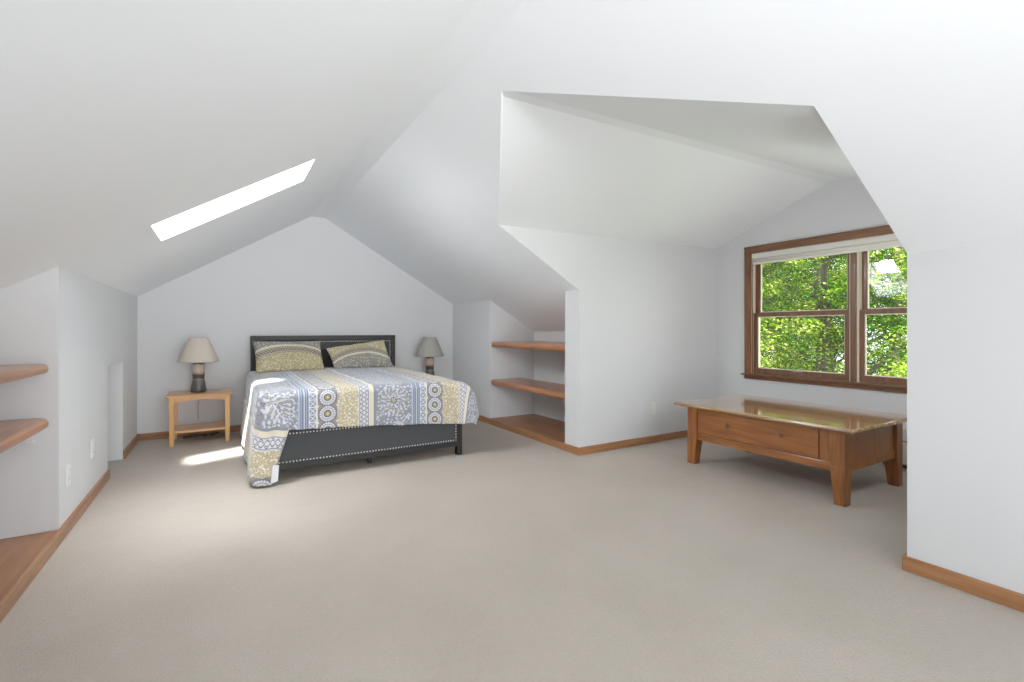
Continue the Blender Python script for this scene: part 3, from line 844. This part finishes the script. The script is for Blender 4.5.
# ------------------------------------------------------------------ table lamps
def lamp(x, y, z, label, cord):
    t = thing('table_lamp', (x, y, z), label, 'lamp')
    prof = [(.058, 0), (.063, .006), (.062, .03), (.050, .10), (.045, .13), (.048, .15), (.053, .22), (.054, .238), (.048, .246), (.050, .252), (.046, .264), (.018, .268)]
    k = MB().lathe(prof, (x, y, z), 40); obj('lamp_base', k, M['glaze'], t, smooth=True)
    k = MB().lathe([(.010, .24), (.010, .44)], (x, y, z), 12); 
    for i in range(3):
        a = 2 * PI * i / 3; k.tube([(x, y, z + .475), (x + .07 * math.cos(a), y + .07 * math.sin(a), z + .482)], .002, 5)
    k.tube([(x, y, z + .44), (x, y, z + .49)], .004, 6); obj('lamp_stem', k, M['metal'], t)
    k = MB(); n_ = 48
    vs = []; fs = []
    rings = [(.163, .275), (.164, .281), (.072, .490), (.071, .495), (.069, .495), (.161, .278)]
    for r, h_ in rings:
        for i in range(n_):
            a = 2 * PI * i / n_; vs.append((x + r * math.cos(a), y + r * math.sin(a), z + h_))
    m_ = len(rings)
    for q_ in range(m_):
        for i in range(n_):
            j = (i + 1) % n_; q2 = (q_ + 1) % m_; fs.append((q_ * n_ + i, q_ * n_ + j, q2 * n_ + j, q2 * n_ + i))
    k.add(vs, fs); obj('lamp_shade', k, M['shade'] if cord else M['shade_dim'], t, smooth=True)
    if cord:
        k = MB().tube([(x + .04, y + .05, z + .004), (x + .03, y + .12, z + .006), (x + .01, 5.405, z + .002), (x + .005, 5.42, z - .05), (x - .01, 5.42, z - .15), (x - .01, 5.425, z - .28)], .0035, 6)
        obj('power_cord', k, M['cord'], t, smooth=True)
    return t
lamp(-.187, 5.20, .437, 'pottery table lamp with beige linen shade on the left nightstand', True)
lamp(2.04, 5.20, .424, 'pottery table lamp with a less lit linen shade beyond the right side of the bed', False)
# loose extension lead under the nightstand
rnd = random.Random(4); pts = []
for i in range(60):
    t = i / 59
    pts.append((-.30 + .26 * t + .05 * math.sin(t * 31), 5.33 + .04 * math.sin(t * 23 + 1), .008 + .014 * abs(math.sin(t * 17))))
obj('extension_cord', MB().tube(pts, .006, 6), M['cordd'], smooth=True, label='dark tangled cord lying on the carpet under the left nightstand', cat='cord')

# ------------------------------------------------------------------ outdoors
GZ = -2.7
struct('ground', MB().add([(4.2, -30, GZ), (60, -30, GZ), (60, 50, GZ), (4.2, 50, GZ)], [(0, 1, 2, 3)]), M['ground'])
struct('path', MB().add([(17, 7.5, GZ + .02), (22, 9, GZ + .02), (36, 22, GZ + .02), (28, 26, GZ + .02), (14, 11, GZ + .02)], [(0, 1, 2, 3, 4)]), M['drive'])
def leaves(mb, c, r, n_, size, rnd):
    for _ in range(n_):
        while True:
            d = Vector((rnd.uniform(-1, 1), rnd.uniform(-1, 1), rnd.uniform(-1, 1)))
            if .2 < d.length < 1: break
        p = Vector((c[0] + d.x * r[0], c[1] + d.y * r[1], c[2] + d.z * r[2]))
        a = Vector((rnd.gauss(0, 1), rnd.gauss(0, 1), rnd.gauss(0, .5))).normalized()
        nrm = Vector((rnd.gauss(0, .5), rnd.gauss(0, .5), 1)).normalized()
        b3 = nrm.cross(a).normalized(); s_ = size * rnd.uniform(.6, 1.3)
        a *= s_; b3 *= s_ * .42
        mb.add([p - a, p + b3, p + a, p - b3], [(0, 1, 2, 3)])
def tree(loc, height, crown_r, crown_z0, nclu, nleaf, size, leafm, label, group, seed, trunk_r=.13, lean=.0):
    rnd = random.Random(seed)
    t = thing('tree', loc, label, 'tree', group)
    k = MB(); x, y, z = loc
    pts = []; rr_ = []
    for i in range(9):
        f_ = i / 8; pts.append((x + lean * f_ * height + .12 * math.sin(f_ * 5 + seed), y + .12 * math.cos(f_ * 4 + seed) - .12 * math.cos(seed), z - .05 + f_ * height * .92)); rr_.append(trunk_r * (1 - .8 * f_))
    k.tube(pts, rr_, 10)
    tips = []
    for i in range(16):
        f_ = .28 + .66 * rnd.random(); q_ = Vector(pts[int(f_ * 8)]); a = rnd.uniform(0, 2 * PI); ln = crown_r * rnd.uniform(.5, 1) * (1.15 - .5 * f_)
        e_ = q_ + Vector((math.cos(a) * ln, math.sin(a) * ln, ln * rnd.uniform(.2, .7))); mid = q_.lerp(e_, .5) + Vector((0, 0, -.08 * ln))
        k.tube([q_, mid, e_], [trunk_r * .32, trunk_r * .2, trunk_r * .06], 6); tips.append(e_); tips.append(mid)
    obj('trunk', k, M['bark'], t)
    k = MB()
    for i in range(nclu):
        if i < len(tips): c_ = tips[i]
        else:
            a = rnd.uniform(0, 2 * PI); f_ = rnd.random(); rad = crown_r * math.sqrt(rnd.random()) * math.sin(PI * (.12 + .80 * f_))
            c_ = (x + lean * f_ * height + rad * math.cos(a), y + rad * math.sin(a), z + crown_z0 + (height - crown_z0) * f_)
        s_ = crown_r * rnd.uniform(.16, .30)
        leaves(k, c_, (s_, s_, s_ * .55), nleaf, size, rnd)
    obj('foliage', k, leafm, t, fixn=False)
    return t
G1 = 'trees outside the window'
protos = [
    tree((11.6, 7.1, GZ), 7.5, 1.9, 1.6, 170, 150, .042, M['leafy'], 'sunlit yellow green tree outside, seen in left window light', G1, 3, .10),
    tree((12.6, 6.15, GZ), 9.5, 2.8, 3.3, 200, 150, .048, M['leaf'], 'leafy green tree with a dark trunk outside, behind the centre of the left light', G1, 8, .26),
    tree((13.6, 5.1, GZ), 8.5, 2.4, 1.6, 180, 150, .046, M['leaf'], 'leafy green tree outside, seen through right window light', G1, 12, .15),
    tree((20, 6.0, GZ), 12, 3.6, 1.0, 230, 130, .07, M['leafd'], 'deep green tree standing further back outside the window', G1, 21, .24),
]
def put(src, x, y, s_, rz, label):
    c_ = copy_tree(src); c_.location = Vector((x, y, GZ)) * H; c_.scale = (s_,) * 3; c_.rotation_euler = (0, 0, rz); c_['label'] = label
    return c_
far = 'dense trees filling the woods beyond the front row of trees'
put(protos[3], 24, 12.5, 1.0, 1.0, far); put(protos[3], 27, 8.0, 1.1, 2.0, far); put(protos[3], 19, 2.2, .9, 3.2, far)
put(protos[3], 29, 16.5, 1.1, .4, far); put(protos[3], 33, 12, 1.25, 4.0, far); put(protos[3], 25, 4.0, 1.1, 5.0, far)
put(protos[3], 19, 12.5, .9, 5.6, far); put(protos[3], 36, 20, 1.3, 2.6, far); put(protos[3], 25, -1.5, 1.1, 5.0, far)
put(protos[1], 20, 9.6, 1.0, 2.2, far); put(protos[2], 18, 4.4, 1.1, 1.2, far); put(protos[1], 16, .6, 1.0, 1.2, far)
put(protos[0], 15, 8.4, 1.15, 2.2, far); put(protos[0], 11, 2.6, .9, 1.1, far); put(protos[2], 12, 10.5, 1.0, 2.8, far)
def bush(x, y, r, h_, n_, mat, label, seed):
    rnd = random.Random(seed); k = MB()
    for i in range(n_):
        a = rnd.uniform(0, 2 * PI); q_ = r * math.sqrt(rnd.random()); zz_ = h_ * rnd.random() * (1 - .6 * (q_ / r) ** 2)
        leaves(k, (x + q_ * math.cos(a), y + q_ * math.sin(a), GZ + zz_ + .1), (.3, .3, .2), 110, .045, rnd)
    return obj('bush', k, mat, fixn=False, label=label, cat='bush', group='bushes under the trees')
bush(12.5, 4.9, 1.3, 1.9, 60, M['leaf'], 'green undergrowth bushes below the trees outside the window', 1)
bush(11.5, 3.7, 1.4, 1.8, 60, M['leaf'], 'green undergrowth bushes below the trees outside the window', 2)
bush(17, 6.2, 1.7, 1.6, 60, M['leafd'], 'green undergrowth bushes below the trees outside the window', 3)

# ------------------------------------------------------------------ light
w_ = bpy.data.worlds.new('sky'); sc.world = w_; w_.use_nodes = True
bg = w_.node_tree.nodes['Background']; bg.inputs['Color'].default_value = (.90, .95, 1.0, 1); bg.inputs['Strength'].default_value = 4.0
def light(name, kind, loc, energy, target=None, direction=None, **kw):
    l = bpy.data.lights.new(name, kind); l.energy = energy
    for a, v_ in kw.items(): setattr(l, a, v_)
    o = bpy.data.objects.new(name, l); col.objects.link(o); o.location = Vector(loc) * H
    d = Vector(direction) if direction else (Vector(target) - Vector(loc))
    o.rotation_euler = d.to_track_quat('-Z', 'Y').to_euler(); return o
light('sun', 'SUN', (-2, 0, 6), 32, direction=(.10, 1.2, -1.71), angle=.08, color=(1, .98, .94))
light('rear_fill', 'AREA', (.9, -1.65, 1.2), 14, direction=(-.05, 1, .02), shape='RECTANGLE', size=2.2, size_y=1.3, color=(.985, .988, .988), spread=math.radians(75))  # added unseen fill behind the camera; no window there
light('rear_high_fill', 'AREA', (.7, -1.6, 1.5), 20, direction=(-.05, 1, .42), shape='RECTANGLE', size=2.0, size_y=.6, color=(.985, .988, .988), spread=math.radians(60))  # unseen fill added to lift the ceiling and far slopes
light('ceiling_fill', 'AREA', (.65, -.95, .12), 52, direction=(0, .5, 1), shape='RECTANGLE', size=2.6, size_y=1.2, color=(.985, .988, .988))  # added upward fill near the floor, brightens the ceiling
light('dormer_fill', 'AREA', (3.2, .95, 1.15), 8.5, direction=(.1, 1, .1), shape='RECTANGLE', size=1.0, size_y=.7, color=(.985, .988, .988))  # added fill hidden by the near wall, for gable and table
sl = sum((Vector(up(p)) for p in cs), Vector()) / 4
light('skylight_daylight', 'AREA', (sl.x + nl.x * .05, sl.y, sl.z + nl.z * .05), 38, direction=-nl, shape='SQUARE', size=.62, color=(.985, .988, .988))
light('skylight_glow_fill', 'AREA', (sl.x + nl.x * .04, sl.y, sl.z + nl.z * .04), 2.2, direction=(0, -.08, -1), shape='RECTANGLE', size=.55, size_y=.42, color=(.985, .988, .988), spread=math.radians(52))  # added narrow fill that makes the soft glow on the carpet
# portals help sample the sky through the real openings
pc = [Vector(up(p)) for p in cs]; ctr = sum(pc, Vector()) / 4
pl = light('skylight_portal', 'AREA', (ctr.x + nl.x * .1, ctr.y, ctr.z + nl.z * .1), 1, direction=-nl, shape='RECTANGLE', size=.9, size_y=.9)
pl.data.cycles.is_portal = True
pw = light('window_portal', 'AREA', (XW + .16, 1.8, 1.15), 1, direction=(-1, 0, 0), shape='RECTANGLE', size=1.9, size_y=1.35)
pw.data.cycles.is_portal = True

# ------------------------------------------------------------------ camera
cam = bpy.data.cameras.new('camera'); co = bpy.data.objects.new('camera', cam); col.objects.link(co)
co.location = (0, 0, H); F = 478.5
cam.sensor_width = 36; cam.lens = F * 36 / 1024; cam.shift_y = -11 / 1024; cam.clip_start = .05
co.rotation_euler = (PI / 2, 0, -math.atan((512 - 222.6) / F))
sc.camera = co
sc.view_settings.view_transform = 'Standard'; sc.view_settings.look = 'None'; sc.view_settings.exposure = .13; sc.view_settings.gamma = 1.18
try:
    sc.cycles.use_denoising = True; sc.cycles.max_bounces = 12; sc.cycles.diffuse_bounces = 8; sc.cycles.transparent_max_bounces = 16
except Exception: pass
